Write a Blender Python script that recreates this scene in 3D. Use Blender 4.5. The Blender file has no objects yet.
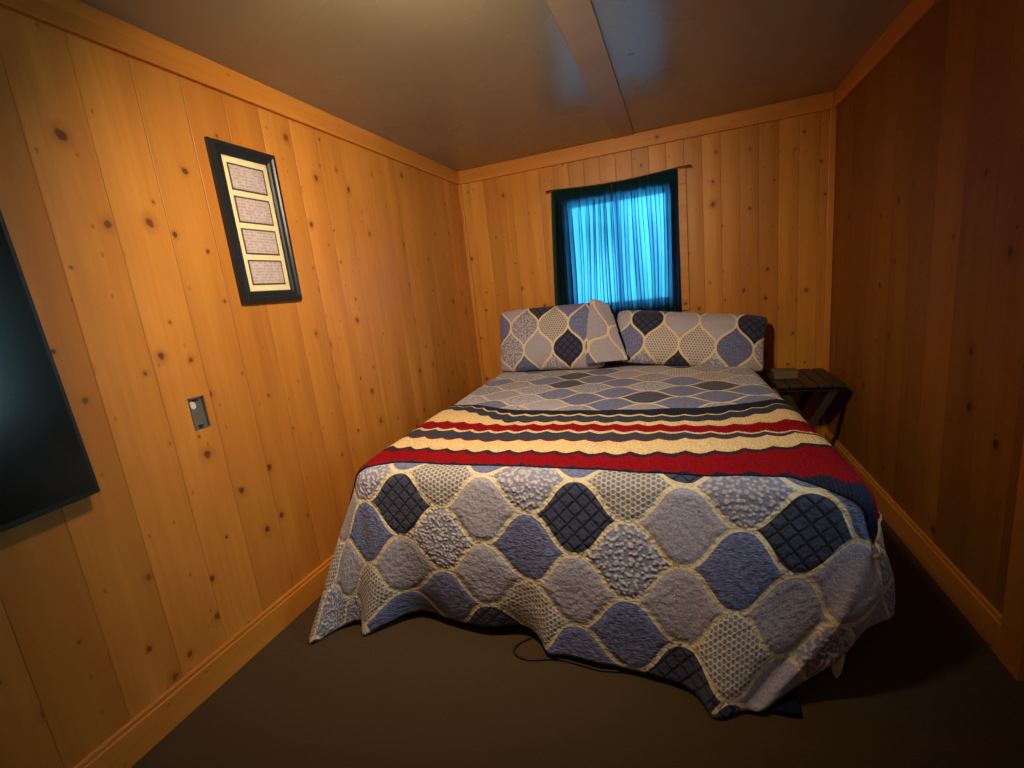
import bpy, bmesh, math, random
from mathutils import Vector, Matrix, noise
from mathutils.bvhtree import BVHTree
PI = math.pi
random.seed(4)
C = bpy.context.scene.collection
SC = bpy.context.scene
SC.view_settings.view_transform = 'Standard'
SC.view_settings.look = 'None'
SC.view_settings.exposure = 0.0

# ---------------------------------------------------------------- dimensions (metres)
XL, XR, YB, YF, ZC = -1.702, 0.961, 3.733, -1.45, 2.349

# ---------------------------------------------------------------- node helper
class G:
    def __init__(s, name):
        s.m = bpy.data.materials.new(name); s.m.use_nodes = True
        s.t = s.m.node_tree; s.t.nodes.clear()
        s.out = s.t.nodes.new('ShaderNodeOutputMaterial')
    def n(s, typ, **kw):
        x = s.t.nodes.new(typ)
        for k, v in kw.items(): setattr(x, k, v)
        return x
    def put(s, sock, v):
        if hasattr(v, 'links'): s.t.links.new(v, sock)
        elif v is not None: sock.default_value = v
    def M(s, op, a, b=None, c=None):
        x = s.n('ShaderNodeMath', operation=op)
        s.put(x.inputs[0], a)
        if b is not None: s.put(x.inputs[1], b)
        if c is not None: s.put(x.inputs[2], c)
        return x.outputs[0]
    def ss(s, v, a, b, lo=0.0, hi=1.0):
        x = s.n('ShaderNodeMapRange', interpolation_type='SMOOTHSTEP')
        s.put(x.inputs[0], v); x.inputs[1].default_value = a; x.inputs[2].default_value = b
        x.inputs[3].default_value = lo; x.inputs[4].default_value = hi
        return x.outputs[0]
    def mix(s, f, a, b, mode='MIX'):
        x = s.n('ShaderNodeMix', data_type='RGBA', blend_type=mode)
        s.put(x.inputs[0], f)
        for i, v in ((6, a), (7, b)):
            if isinstance(v, tuple) and len(v) == 3: v = (*v, 1)
            s.put(x.inputs[i], v)
        return x.outputs[2]
    def xyz(s, x=0.0, y=0.0, z=0.0):
        c = s.n('ShaderNodeCombineXYZ')
        for i, v in enumerate((x, y, z)): s.put(c.inputs[i], v)
        return c.outputs[0]
    def sep(s, v):
        c = s.n('ShaderNodeSeparateXYZ'); s.put(c.inputs[0], v); return c.outputs
    def obj(s):
        return s.n('ShaderNodeTexCoord').outputs['Object']
    def uv(s):
        return s.n('ShaderNodeTexCoord').outputs['UV']
    def noise(s, v, scale=5, detail=2, rough=.5, dist=0.0, dim='3D'):
        x = s.n('ShaderNodeTexNoise', noise_dimensions=dim)
        s.put(x.inputs['Vector'], v); x.inputs['Scale'].default_value = scale
        x.inputs['Detail'].default_value = detail; x.inputs['Roughness'].default_value = rough
        x.inputs['Distortion'].default_value = dist
        return x.outputs[0]
    def white(s, v):
        x = s.n('ShaderNodeTexWhiteNoise', noise_dimensions='1D'); s.put(x.inputs['W'], v)
        return x.outputs['Value']
    def vor(s, v, scale=5, rnd=1.0, feature='F1', dim='2D'):
        x = s.n('ShaderNodeTexVoronoi', voronoi_dimensions=dim, feature=feature)
        s.put(x.inputs['Vector'], v); x.inputs['Scale'].default_value = scale
        x.inputs['Randomness'].default_value = rnd
        return x.outputs
    def ramp(s, f, stops, interp='LINEAR'):
        x = s.n('ShaderNodeValToRGB'); cr = x.color_ramp; cr.interpolation = interp
        while len(cr.elements) < len(stops): cr.elements.new(.5)
        for e, (p, c) in zip(cr.elements, stops): e.position = p; e.color = (*c, 1)
        s.put(x.inputs[0], f); return x.outputs[0]
    def bump(s, h, strength=.5, dist=.01, normal=None):
        x = s.n('ShaderNodeBump'); s.put(x.inputs['Height'], h)
        x.inputs['Strength'].default_value = strength; x.inputs['Distance'].default_value = dist
        if normal is not None: s.put(x.inputs['Normal'], normal)
        return x.outputs[0]
    def bsdf(s, col, rough=.6, metal=0.0, normal=None, spec=.5, sheen=0.0):
        x = s.n('ShaderNodeBsdfPrincipled')
        if isinstance(col, tuple) and len(col) == 3: col = (*col, 1)
        s.put(x.inputs['Base Color'], col); s.put(x.inputs['Roughness'], rough)
        x.inputs['Metallic'].default_value = metal
        x.inputs['Specular IOR Level'].default_value = spec
        x.inputs['Sheen Weight'].default_value = sheen
        if normal is not None: s.put(x.inputs['Normal'], normal)
        s.t.links.new(x.outputs[0], s.out.inputs[0]); return x

def plain(name, col, rough=.6, metal=0.0, spec=.5, var=.12, scale=30, bump=0.0):
    g = G(name); f = g.noise(g.obj(), scale, 3)
    a = tuple(c * (1 - var) for c in col); b = tuple(min(1, c * (1 + var)) for c in col)
    nm = g.bump(f, bump, .003) if bump else None
    g.bsdf(g.mix(f, a, b), rough, metal, nm, spec); return g.m

def wood(name, across, along, pw=.165, seed=0.0, tint=(1, 1, 1), knots=.5, rough=.42, planks=True, spec=.4):
    g = G(name); o = g.sep(g.obj())
    c = g.M('ADD', o['XYZ'.index(across)], 10.0 + seed); l = o['XYZ'.index(along)]
    q = g.M('DIVIDE', c, pw); idx = g.M('FLOOR', q); fr = g.M('SUBTRACT', q, idx)
    rnd = g.white(g.M('ADD', idx, seed * 7.3)); rnd2 = g.white(g.M('ADD', idx, 91.7 + seed))
    lo = g.M('MULTIPLY_ADD', rnd, 37.0, l)
    # knots: one candidate per patch of plank
    kv = g.xyz(g.M('DIVIDE', c, .17), g.M('DIVIDE', lo, .21), 0)
    wob = g.noise(g.xyz(c, lo, 0), 38, 2)
    v = g.vor(kv, 1.0); kd = g.M('ADD', v['Distance'], g.M('MULTIPLY', g.M('SUBTRACT', wob, .5), .10))
    ks = g.sep(v['Color'])
    on = g.M('GREATER_THAN', ks[0], 1 - knots)
    size = g.M('MULTIPLY_ADD', g.M('MULTIPLY', ks[1], ks[1]), .062, .018)
    kr = g.M('DIVIDE', kd, size)
    core = g.M('MULTIPLY', g.ss(kr, .7, 1.35, 1, 0), on)
    halo = g.M('MULTIPLY', g.ss(kr, .8, 3.6, 1, 0), on)
    kv2 = g.xyz(g.M('DIVIDE', c, .085), g.M('DIVIDE', lo, .15), 3)
    v2 = g.vor(kv2, 1.0); k2 = g.sep(v2['Color'])
    pin = g.M('MULTIPLY', g.ss(g.M('ADD', v2['Distance'], g.M('MULTIPLY', g.M('SUBTRACT', wob, .5), .05)), .03, .075, 1, 0), g.M('GREATER_THAN', k2[0], .72))
    # grain running along the plank and bending round the knots
    gc = g.M('MULTIPLY_ADD', halo, .02, c)
    gr = g.noise(g.xyz(g.M('MULTIPLY', gc, 42.0), g.M('MULTIPLY', lo, 1.6), g.M('MULTIPLY', rnd, 9)), 1, 4, .6, .5)
    broad = g.noise(g.xyz(g.M('MULTIPLY', gc, 9.0), g.M('MULTIPLY', lo, .8), rnd2), 1, 2)
    f = g.M('ADD', g.M('MULTIPLY', gr, .38), g.M('MULTIPLY', broad, .62))
    t = lambda k: tuple(a * b for a, b in zip(k, tint))
    col = g.ramp(f, [(.28, t((.42, .148, .018))), (.5, t((.55, .212, .031))), (.72, t((.66, .283, .05)))])
    tone = g.M('MULTIPLY_ADD', rnd2, .32, .82) if planks else 1.0
    mul = g.xyz(tone, g.M('POWER', tone, 1.15) if planks else 1.0, g.M('POWER', tone, 1.3) if planks else 1.0)
    col = g.mix(1.0, col, mul, 'MULTIPLY')
    blot = g.ss(g.noise(g.xyz(g.M('MULTIPLY', c, 2.2), g.M('MULTIPLY', lo, 1.1), 4), 1, 3, .6), .38, .68)
    col = g.mix(g.M('MULTIPLY', blot, .42), col, t((.44, .14, .022)))
    col = g.mix(g.M('MULTIPLY', halo, .6), col, t((.36, .11, .018)))
    col = g.mix(g.M('MULTIPLY', pin, .5), col, t((.16, .045, .008)))
    col = g.mix(g.M('MULTIPLY', core, .82), col, t((.075, .02, .006)))
    h = g.M('MULTIPLY', gr, .1)
    if planks:
        e = g.M('MULTIPLY', g.M('MINIMUM', fr, g.M('SUBTRACT', 1.0, fr)), pw)
        gro = g.ss(e, .0003, .003)
        # a darker, redder heartwood streak to one side of the board
        heart = g.M('MULTIPLY', g.ss(g.M('ADD', fr, g.M('MULTIPLY', broad, .5)), .75, 1.15), g.M('MULTIPLY_ADD', rnd, .6, .1))
        col = g.mix(g.M('MULTIPLY', heart, .55), col, t((.38, .12, .018)))
        col = g.mix(g.M('MULTIPLY', g.M('SUBTRACT', 1.0, gro), .16), col, t((.2, .06, .01)))
        # each board is slightly cupped, so its edges catch the light
        cup = g.M('MULTIPLY', g.M('SINE', g.M('MULTIPLY', fr, PI)), .55)
        h = g.M('ADD', g.M('ADD', h, gro), cup)
    h = g.M('SUBTRACT', h, g.M('MULTIPLY', halo, .25))
    g.bsdf(col, rough, 0, g.bump(h, .55, .004), spec)
    return g.m

# pattern constants shared by the shader and by the cell lookup
def ogee_cell(p, q, W, H):
    a, b = p / W, q / H
    ia, ib = math.floor(a + .5), math.floor(b + .5)
    la, lb = a - ia, b - ib
    c = math.cos(2 * PI * la)
    if abs(lb) < .25 * (1 + c * (1.2 - .2 * c * c)): return (2 * ia, 2 * ib)
    return (2 * math.floor(a) + 1, 2 * math.floor(b) + 1)

def quilt_mat(name, W, H, line=.0085, puff=1.0):
    g = G(name); uv = g.sep(g.uv())
    wv = g.noise(g.uv(), 30, 1)
    p = uv[0]; q = g.M('ADD', uv[1], g.M('MULTIPLY', g.M('SUBTRACT', wv, .5), .006))
    a = g.M('DIVIDE', p, W); b = g.M('DIVIDE', q, H)
    la = g.M('SUBTRACT', a, g.M('FLOOR', g.M('ADD', a, .5)))
    lb = g.M('ABSOLUTE', g.M('SUBTRACT', b, g.M('FLOOR', g.M('ADD', b, .5))))
    cs = g.M('COSINE', g.M('MULTIPLY', la, 2 * PI)); sn2 = g.M('SUBTRACT', 1.0, g.M('MULTIPLY', cs, cs))
    h = g.M('MULTIPLY_ADD', g.M('MULTIPLY', cs, g.M('MULTIPLY_ADD', sn2, .2, 1.0)), .25, .25)
    sl = g.M('MULTIPLY', g.M('MULTIPLY', g.M('SINE', g.M('MULTIPLY', la, 2 * PI)), g.M('MULTIPLY_ADD', sn2, .6, .6)), H / W * PI / 2)
    den = g.M('SQRT', g.M('MULTIPLY_ADD', sl, sl, 1.0))
    d = g.M('DIVIDE', g.M('MULTIPLY', g.M('ABSOLUTE', g.M('SUBTRACT', h, lb)), H), den)
    att = g.n('ShaderNodeAttribute', attribute_name='cell_kind'); k = att.outputs['Fac']
    at2 = g.n('ShaderNodeAttribute', attribute_name='cell_tone'); tone = at2.outputs['Fac']
    vec = g.uv()
    # navy with diagonal quilted lattice
    u1 = g.M('MULTIPLY', g.M('ADD', uv[0], uv[1]), PI / .058); u2 = g.M('MULTIPLY', g.M('SUBTRACT', uv[0], uv[1]), PI / .058)
    lat = g.M('MINIMUM', g.M('ABSOLUTE', g.M('SINE', u1)), g.M('ABSOLUTE', g.M('SINE', u2)))
    latm = g.ss(lat, .03, .55)
    fine = g.noise(vec, 130, 3, .6)
    dash = g.noise(g.xyz(g.M('MULTIPLY', uv[0], 55), g.M('MULTIPLY', uv[1], 170), 0), 1, 2)
    navy = g.mix(latm, (.013, .014, .026), g.mix(fine, (.026, .029, .06), (.075, .08, .145)))
    slate = g.mix(g.ss(dash, .35, .65), (.10, .115, .235), (.21, .23, .41))
    vo = g.vor(vec, 62, 1, 'SMOOTH_F1')
    flo = g.ss(vo['Distance'], .12, .5)
    floral = g.mix(flo, (.57, .53, .58), (.28, .265, .345))
    kk = 2 * PI / .0165
    d1 = g.M('COSINE', g.M('MULTIPLY', uv[0], kk))
    d2 = g.M('COSINE', g.M('MULTIPLY', g.M('ADD', g.M('MULTIPLY', uv[0], .5), g.M('MULTIPLY', uv[1], .866)), kk))
    d3 = g.M('COSINE', g.M('MULTIPLY', g.M('SUBTRACT', g.M('MULTIPLY', uv[0], .5), g.M('MULTIPLY', uv[1], .866)), kk))
    hex_ = g.ss(g.M('ADD', d1, g.M('ADD', d2, d3)), -.9, .6)
    honey = g.mix(hex_, (.62, .56, .52), (.27, .22, .205))
    lav = g.mix(g.ss(fine, .35, .65), (.345, .31, .365), (.47, .43, .50))
    col = lav
    hgt = g.M('MULTIPLY', fine, .6)
    for i, (cc, hh) in enumerate(((navy, latm), (slate, dash), (floral, g.M('SUBTRACT', 1.0, flo)), (honey, g.M('SUBTRACT', 1.0, hex_)))):
        m = g.M('LESS_THAN', g.M('ABSOLUTE', g.M('SUBTRACT', k, float(i))), .5)
        col = g.mix(m, col, cc)
        x = g.n('ShaderNodeMix', data_type='FLOAT'); g.put(x.inputs[0], m); g.put(x.inputs[2], hgt); g.put(x.inputs[3], hh); hgt = x.outputs[0]
    col = g.mix(1.0, col, g.xyz(tone, tone, tone), 'MULTIPLY')
    ln = g.ss(d, line * .82, line * 1.12, 1, 0)
    stitch = g.noise(vec, 260, 2)
    col = g.mix(ln, col, g.mix(stitch, (.68, .54, .33), (.82, .68, .44)))
    puf = g.noise(vec, 46, 2, .5)
    pad = g.ss(d, 0, .03)
    H1 = g.M('ADD', g.M('MULTIPLY', hgt, .55), g.M('ADD', g.M('MULTIPLY', puf, 1.3 * puff), g.M('MULTIPLY', pad, .8)))
    nm = g.bump(H1, .8 if puff > .5 else .25, .008)
    g.bsdf(col, .85, 0, nm, .2, .15)
    return g.m

# ---------------------------------------------------------------- mesh helpers
def box(bm, x0, x1, y0, y1, z0, z1):
    v = [bm.verts.new(p) for p in ((x0,y0,z0),(x1,y0,z0),(x1,y1,z0),(x0,y1,z0),(x0,y0,z1),(x1,y0,z1),(x1,y1,z1),(x0,y1,z1))]
    for f in ((0,3,2,1),(4,5,6,7),(0,1,5,4),(1,2,6,5),(2,3,7,6),(3,0,4,7)): bm.faces.new([v[i] for i in f])
    return v
def obj(name, bm, mat, parent=None, loc=(0,0,0), smooth=False, bevel=0.0, seg=2):
    me = bpy.data.meshes.new(name)
    if loc != (0,0,0): bmesh.ops.translate(bm, verts=bm.verts[:], vec=[-c for c in loc])
    bmesh.ops.recalc_face_normals(bm, faces=bm.faces[:])
    bm.to_mesh(me); bm.free()
    o = bpy.data.objects.new(name, me); C.objects.link(o)
    if mat: me.materials.append(mat)
    o.location = loc
    if smooth:
        for p in me.polygons: p.use_smooth = True
    if bevel:
        b = o.modifiers.new('bevel', 'BEVEL'); b.width = bevel; b.segments = seg; b.limit_method = 'ANGLE'
    if parent:
        o.parent = parent
        w = Vector(parent.location)
        if parent.parent: w += Vector(parent.parent.location)
        o.location = Vector(loc) - w
    return o
def bx(name, dims, mat, parent=None, bevel=0.0):
    bm = bmesh.new(); box(bm, *dims); return obj(name, bm, mat, parent, bevel=bevel)
def tag(o, label=None, cat=None, group=None, kind=None):
    if label: o['label'] = label
    if cat: o['category'] = cat
    if group: o['group'] = group
    if kind: o['kind'] = kind
    return o
def thing(name, label, cat, loc, group=None):
    o = bpy.data.objects.new(name, None); C.objects.link(o); o.location = loc
    o.empty_display_size = .1
    return tag(o, label, cat, group)
def struct(o, label=None, cat=None): return tag(o, label, cat, kind='structure')
def tube(bm, pts, r, n=8, closed=False):
    pts = [Vector(p) for p in pts]; rings = []
    for i, p in enumerate(pts):
        d = (pts[min(i+1, len(pts)-1)] - pts[max(i-1, 0)]).normalized()
        up = Vector((0,0,1)) if abs(d.z) < .9 else Vector((1,0,0))
        a = d.cross(up).normalized(); b = a.cross(d)
        rings.append([bm.verts.new(p + (a*math.cos(2*PI*k/n) + b*math.sin(2*PI*k/n)) * r) for k in range(n)])
    for r0, r1 in zip(rings, rings[1:]):
        for k in range(n): bm.faces.new((r0[k], r0[(k+1)%n], r1[(k+1)%n], r1[k]))
    bm.faces.new(rings[0][::-1]); bm.faces.new(rings[-1])
def beam(bm, a, b, w, t, side):
    """rectangular bar from a to b; side = unit vector of its width direction"""
    a, b, s = Vector(a), Vector(b), Vector(side).normalized()
    d = (b - a).normalized(); n = d.cross(s).normalized()
    vs = [bm.verts.new(p + s*i*w/2 + n*j*t/2) for p in (a, b) for i, j in ((-1,-1),(1,-1),(1,1),(-1,1))]
    for f in ((0,3,2,1),(4,5,6,7),(0,1,5,4),(1,2,6,5),(2,3,7,6),(3,0,4,7)): bm.faces.new([vs[i] for i in f])

# ---------------------------------------------------------------- materials
M_WL = wood('pine_left', 'Y', 'Z', .172, 0.3, knots=.72)
M_WB = wood('pine_back', 'X', 'Z', .118, 2.1, tint=(1.0, 1.06, .9), knots=.65)
M_WR = wood('pine_right_shaded', 'Y', 'Z', .2, 4.4, tint=(.5, .5, .38), knots=.3, rough=.65, spec=.15)  # same pine; the weaker light on this wall is put into a darker tint
M_TY = wood('pine_trim_y', 'Z', 'Y', .4, 1.7, tint=(1.05, 1.02, .95), knots=.3, planks=False)
M_TX = wood('pine_trim_x', 'Z', 'X', .4, 5.2, tint=(1.0, .98, .92), knots=.3, planks=False)
M_TZ = wood('pine_trim_z', 'X', 'Z', .4, 8.8, tint=(1.0, .98, .92), knots=.2, planks=False)

def ceiling_mat():
    g = G('ceiling_panel'); o = g.obj()
    f = g.noise(o, 1.3, 2, .5); f2 = g.noise(o, 45, 2)
    col = g.ramp(f, [(.3, (.285, .24, .155)), (.55, (.315, .265, .175)), (.8, (.34, .285, .19))])
    v = g.vor(o, 1.6, 1, 'F1', '3D'); s = g.ss(v['Distance'], .018, .03, 1, 0)
    col = g.mix(g.M('MULTIPLY', s, .6), col, (.05, .03, .015))
    r = g.M('MULTIPLY_ADD', f, .16, .2)
    g.bsdf(col, r, 0, g.bump(f2, .04, .002), .5)
    return g.m
M_CEIL = ceiling_mat()
M_BATTEN = plain('batten', (.44, .31, .18), .5, spec=.3, var=.15, scale=6)

def carpet_mat():
    g = G('carpet'); o = g.obj()
    f = g.noise(o, 420, 3, .7); f2 = g.noise(o, 3, 3)
    col = g.mix(f, (.045, .024, .008), (.105, .06, .022)); col = g.mix(g.M('MULTIPLY', f2, .35), col, (.05, .032, .014))
    g.bsdf(col, 1.0, 0, g.bump(f, .6, .004), .05, .1); return g.m
M_CARPET = carpet_mat()
M_WHITEWOOD = plain('painted_wood', (.45, .4, .32), .5)
M_BLACK = plain('black_frame', (.012, .014, .014), .32, spec=.5, bump=.05)
M_BEZEL = plain('black_plastic', (.008, .009, .009), .4)
def screen_mat():
    g = G('screen'); o = g.noise(g.obj(), 3, 2)
    g.bsdf(g.mix(o, (.004, .006, .006), (.007, .01, .01)), .2, 0, None, .5); return g.m
M_SCREEN = screen_mat()
M_METAL = plain('galvanised_metal', (.26, .24, .22), .42, .75, var=.2, scale=60)
M_DARKMETAL = plain('dark_metal', (.05, .04, .035), .5, .6)
M_KNOCK = plain('bright_knockout', (.8, .76, .66), .35, .3)
M_MAT = plain('cream_mat', (.80, .68, .40), .8, var=.04)
M_BORDER = plain('brown_border', (.09, .05, .028), .7)
def print_mat():
    g = G('printed_card'); o = g.sep(g.obj())
    line = g.ss(g.M('ABSOLUTE', g.M('SINE', g.M('MULTIPLY', o[2], PI / .0125))), .3, .7)
    word = g.ss(g.noise(g.xyz(0, g.M('MULTIPLY', o[1], 75), g.M('MULTIPLY', g.M('FLOOR', g.M('DIVIDE', o[2], .0125)), 3.7)), 1, 1), .4, .52)
    ink = g.M('MULTIPLY', g.M('MULTIPLY', line, word), .5)
    g.bsdf(g.mix(ink, (.56, .45, .44), (.26, .2, .2)), .8); return g.m
M_PRINT = print_mat()
def glass_mat(name, tint=(1, 1, 1)):
    g = G(name)
    t = g.n('ShaderNodeBsdfTransparent'); t.inputs[0].default_value = (*tint, 1)
    s = g.n('ShaderNodeBsdfGlossy'); s.inputs['Roughness'].default_value = .03
    fr = g.n('ShaderNodeFresnel'); fr.inputs[0].default_value = 1.35
    nz = g.noise(g.obj(), 2, 1); fac = g.M('MULTIPLY', fr.outputs[0], g.M('MULTIPLY_ADD', nz, .2, .8))
    x = g.n('ShaderNodeMixShader'); g.put(x.inputs[0], fac); g.t.links.new(t.outputs[0], x.inputs[1]); g.t.links.new(s.outputs[0], x.inputs[2])
    g.t.links.new(x.outputs[0], g.out.inputs[0]); return g.m
M_GLASS = glass_mat('window_glass')
def curtain_mat():
    g = G('navy_curtain'); uv = g.sep(g.uv())
    weave = g.noise(g.xyz(g.M('MULTIPLY', uv[0], 260), g.M('MULTIPLY', uv[1], 900), 0), 1, 2)
    d = g.n('ShaderNodeBsdfDiffuse'); g.put(d.inputs[0], g.mix(weave, (.006, .006, .012), (.011, .011, .02)))
    t = g.n('ShaderNodeBsdfTranslucent'); g.put(t.inputs[0], g.mix(weave, (.07, .40, .85), (.10, .50, .95)))
    tr = g.n('ShaderNodeBsdfTransparent'); tr.inputs[0].default_value = (.12, .55, .8, 1)
    # thin cloth passes less light where it is seen through slantwise
    lw = g.n('ShaderNodeLayerWeight'); lw.inputs[0].default_value = .5
    thick = g.ss(lw.outputs['Facing'], .06, .5, 0.0, .88)
    a = g.n('ShaderNodeMixShader'); a.inputs[0].default_value = .3
    g.t.links.new(t.outputs[0], a.inputs[1]); g.t.links.new(tr.outputs[0], a.inputs[2])
    b = g.n('ShaderNodeMixShader'); g.put(b.inputs[0], thick)
    g.t.links.new(a.outputs[0], b.inputs[1]); g.t.links.new(d.outputs[0], b.inputs[2])
    c = g.n('ShaderNodeMixShader'); c.inputs[0].default_value = .28
    g.t.links.new(b.outputs[0], c.inputs[1]); g.t.links.new(d.outputs[0], c.inputs[2])
    g.t.links.new(c.outputs[0], g.out.inputs[0]); return g.m
M_CURT = curtain_mat()
def blanket_mat():
    g = G('crochet_blanket'); uv = g.sep(g.uv())
    N = 12.0
    navy, red, cream = (.022, .026, .045), (.30, .005, .01), (.90, .64, .32)
    dark, slate, rthin = (.05, .022, .03), (.05, .058, .085), (.2, .02, .02)
    order = [navy, red, dark, cream, rthin, slate, cream, red, cream, slate, cream, navy]
    st = g.noise(g.xyz(g.M('MULTIPLY', uv[0], 190), g.M('MULTIPLY', uv[1], 9), 0), 1, 2)
    v = g.M('ADD', uv[1], g.M('MULTIPLY', g.M('SUBTRACT', st, .5), .22))
    col = g.ramp(g.M('DIVIDE', v, N), [(i / N, c) for i, c in enumerate(order)], 'CONSTANT')
    ob = g.obj(); n1 = g.noise(ob, 130, 2); rib = g.M('SINE', g.M('MULTIPLY', uv[0], 2 * PI / .0105))
    col = g.mix(g.M('MULTIPLY', g.ss(n1, .3, .6, 1, 0), .35), col, (0, 0, 0))
    h = g.M('ADD', n1, g.M('MULTIPLY', rib, .22))
    g.bsdf(col, .95, 0, g.bump(h, .7, .006), .08, 0); return g.m
M_BLANKET = blanket_mat()
M_YARN = plain('cream_yarn', (.72, .52, .28), .95, spec=.1)
M_NAVYCLOTH = plain('navy_cloth', (.005, .007, .017), .9, spec=.15, bump=.2)
M_QUILT = quilt_mat('quilt_cotton', .36, .262)
M_SHAM = quilt_mat('sham_cotton', .375, .235, .0075, .25)
M_TABLE = plain('dark_table_wood', (.036, .026, .015), .5, var=.3, scale=12)
M_TAN = plain('tan_card', (.15, .095, .045), .75)
M_CORD = plain('black_cord', (.012, .008, .006), .6)
M_MATTRESS = plain('mattress_ticking', (.5, .48, .45), .9)
M_BRASS = plain('brass', (.6, .42, .18), .3, .9)

# ---------------------------------------------------------------- room shell
T = .1
def wall(name, mat, rects, axis, a, b):
    bm = bmesh.new()
    for (u0, u1, z0, z1) in rects:
        if axis == 'x': box(bm, a, b, u0, u1, z0, z1)
        else: box(bm, u0, u1, a, b, z0, z1)
    return struct(obj(name, bm, mat))
def with_hole(u0, u1, z0, z1, h):
    a, b, c, d = h
    return [(u0, a, z0, z1), (b, u1, z0, z1), (a, b, z0, c), (a, b, d, z1)]
EB = (1.135, 1.198, .965, 1.088)             # opening for the electrical box
WIN = (-.815, -.05, 1.14, 1.955)
DOOR = (.76, 1.62, 0.0, 2.0)
wall('wall_left', M_WL, with_hole(YF, YB, 0, ZC, EB), 'x', XL - T, XL)
wall('wall_back', M_WB, with_hole(XL - T, XR + T, 0, ZC, WIN), 'y', YB, YB + T)
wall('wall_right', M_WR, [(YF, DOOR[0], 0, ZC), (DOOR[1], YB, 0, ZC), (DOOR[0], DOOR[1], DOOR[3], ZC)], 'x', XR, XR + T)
wall('wall_front', M_WB, [(XL - T, XR + T, 0, ZC)], 'y', YF - T, YF)
struct(bx('floor', (XL - T, XR + T, YF - T, YB + T, -.08, 0), M_CARPET))
struct(bx('ceiling', (XL - T, XR + T, YF - T, YB + T, ZC, ZC + .06), M_CEIL))
# batten over the joint of the ceiling panels
struct(bx('trim_1', (-.415, -.27, YF, YB - .019, ZC - .007, ZC), M_BATTEN, bevel=.003))
# crown boards
def board(name, dims, mat): return struct(bx(name, dims, mat, bevel=.004))
board('trim_2', (XL, XL + .02, YF, YB, 2.247, ZC), M_TY)
board('trim_3', (XL + .02, XR - .02, YB - .02, YB, 2.247, ZC), M_TX)
board('trim_4', (XR - .02, XR, YF, YB, 2.247, ZC), M_TY)
# corner strips
board('trim_5', (XL, XL + .03, YB - .018, YB, 0, 2.247), M_TZ)
board('trim_6', (XR - .038, XR, YB - .02, YB, 0, 2.247), M_TZ)
# baseboards with a rounded upper lip
def baseboard(name, x0, x1, y0, y1, mat, ax):
    bm = bmesh.new(); box(bm, x0, x1, y0, y1, 0, .118)
    if ax == 'xl': box(bm, x0, x0 + .013, y0, y1, .118, .135)
    elif ax == 'xr': box(bm, x1 - .013, x1, y0, y1, .118, .135)
    else: box(bm, x0, x1, y1 - .013, y1, .118, .135)
    return struct(obj(name, bm, mat, bevel=.004))
baseboard('baseboard_left', XL, XL + .02, YF, YB, M_TY, 'xl')
baseboard('baseboard_right', XR - .02, XR, 1.72, YB, M_TY, 'xr')
baseboard('baseboard_back', XL + .03, XR - .038, YB - .02, YB, M_TX, 'yb')

# ---------------------------------------------------------------- window
w = struct(thing('window_1', 'small window behind the navy curtains', 'window', (sum(WIN[:2])/2, YB, WIN[2])))
bm = bmesh.new(); a, b, c, d = WIN; k = .085
box(bm, a - k, b + .115, YB - .018, YB, d, d + .105); box(bm, a - k, b + .115, YB - .018, YB, c - .075, c)
box(bm, a - k, a, YB - .018, YB, c, d); box(bm, b, b + .115, YB - .018, YB, c, d)
cas = obj('casing', bm, M_TX, w, bevel=.003)
bm = bmesh.new(); y0, y1 = YB + .03, YB + .07
for r in ((a, b, c, c + .03), (a, b, d - .03, d), (a, a + .03, c + .03, d - .03), (b - .03, b, c + .03, d - .03), ((a+b)/2 - .018, (a+b)/2 + .018, c + .03, d - .03)):
    box(bm, r[0], r[1], y0, y1, r[2], r[3])
sash = obj('window_frame', bm, M_WHITEWOOD, w)
bx('pane', (a + .03, b - .03, YB + .047, YB + .052, c + .03, d - .03), M_GLASS, sash)

# ---------------------------------------------------------------- door in the right wall beside the camera
dr = struct(thing('door_1', 'wooden door casing at the right edge', 'door', (XR, sum(DOOR[:2])/2, 0)))
bm = bmesh.new(); y0, y1 = DOOR[:2]
box(bm, XR - .022, XR, y1 + .005, y1 + .1, 0, DOOR[3] + .095); box(bm, XR - .022, XR, y0 - .095, y0, 0, DOOR[3] + .095); box(bm, XR - .022, XR, y0, y1 + .005, DOOR[3], DOOR[3] + .095)
obj('casing', bm, M_TZ, dr, bevel=.003)
bm = bmesh.new(); g0, g1, gz0, gz1 = y0 + .25, y1 - .03, .9, 1.86
box(bm, XR + .03, XR + .07, y0, g0, 0, DOOR[3]); box(bm, XR + .03, XR + .07, g1, y1, 0, DOOR[3])
box(bm, XR + .03, XR + .07, g0, g1, 0, gz0); box(bm, XR + .03, XR + .07, g0, g1, gz1, DOOR[3])
leaf = obj('door_leaf', bm, M_TZ, dr)
bx('pane', (XR + .045, XR + .05, g0, g1, gz0, gz1), M_GLASS, leaf)
bm = bmesh.new(); tube(bm, [(XR + .03, y0 + .07, .95), (XR - .02, y0 + .07, .95)], .012, 10); tube(bm, [(XR - .02, y0 + .07, .95), (XR - .05, y0 + .07, .95)], .026, 14)
obj('door_handle', bm, M_BRASS, leaf, smooth=True)

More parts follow.
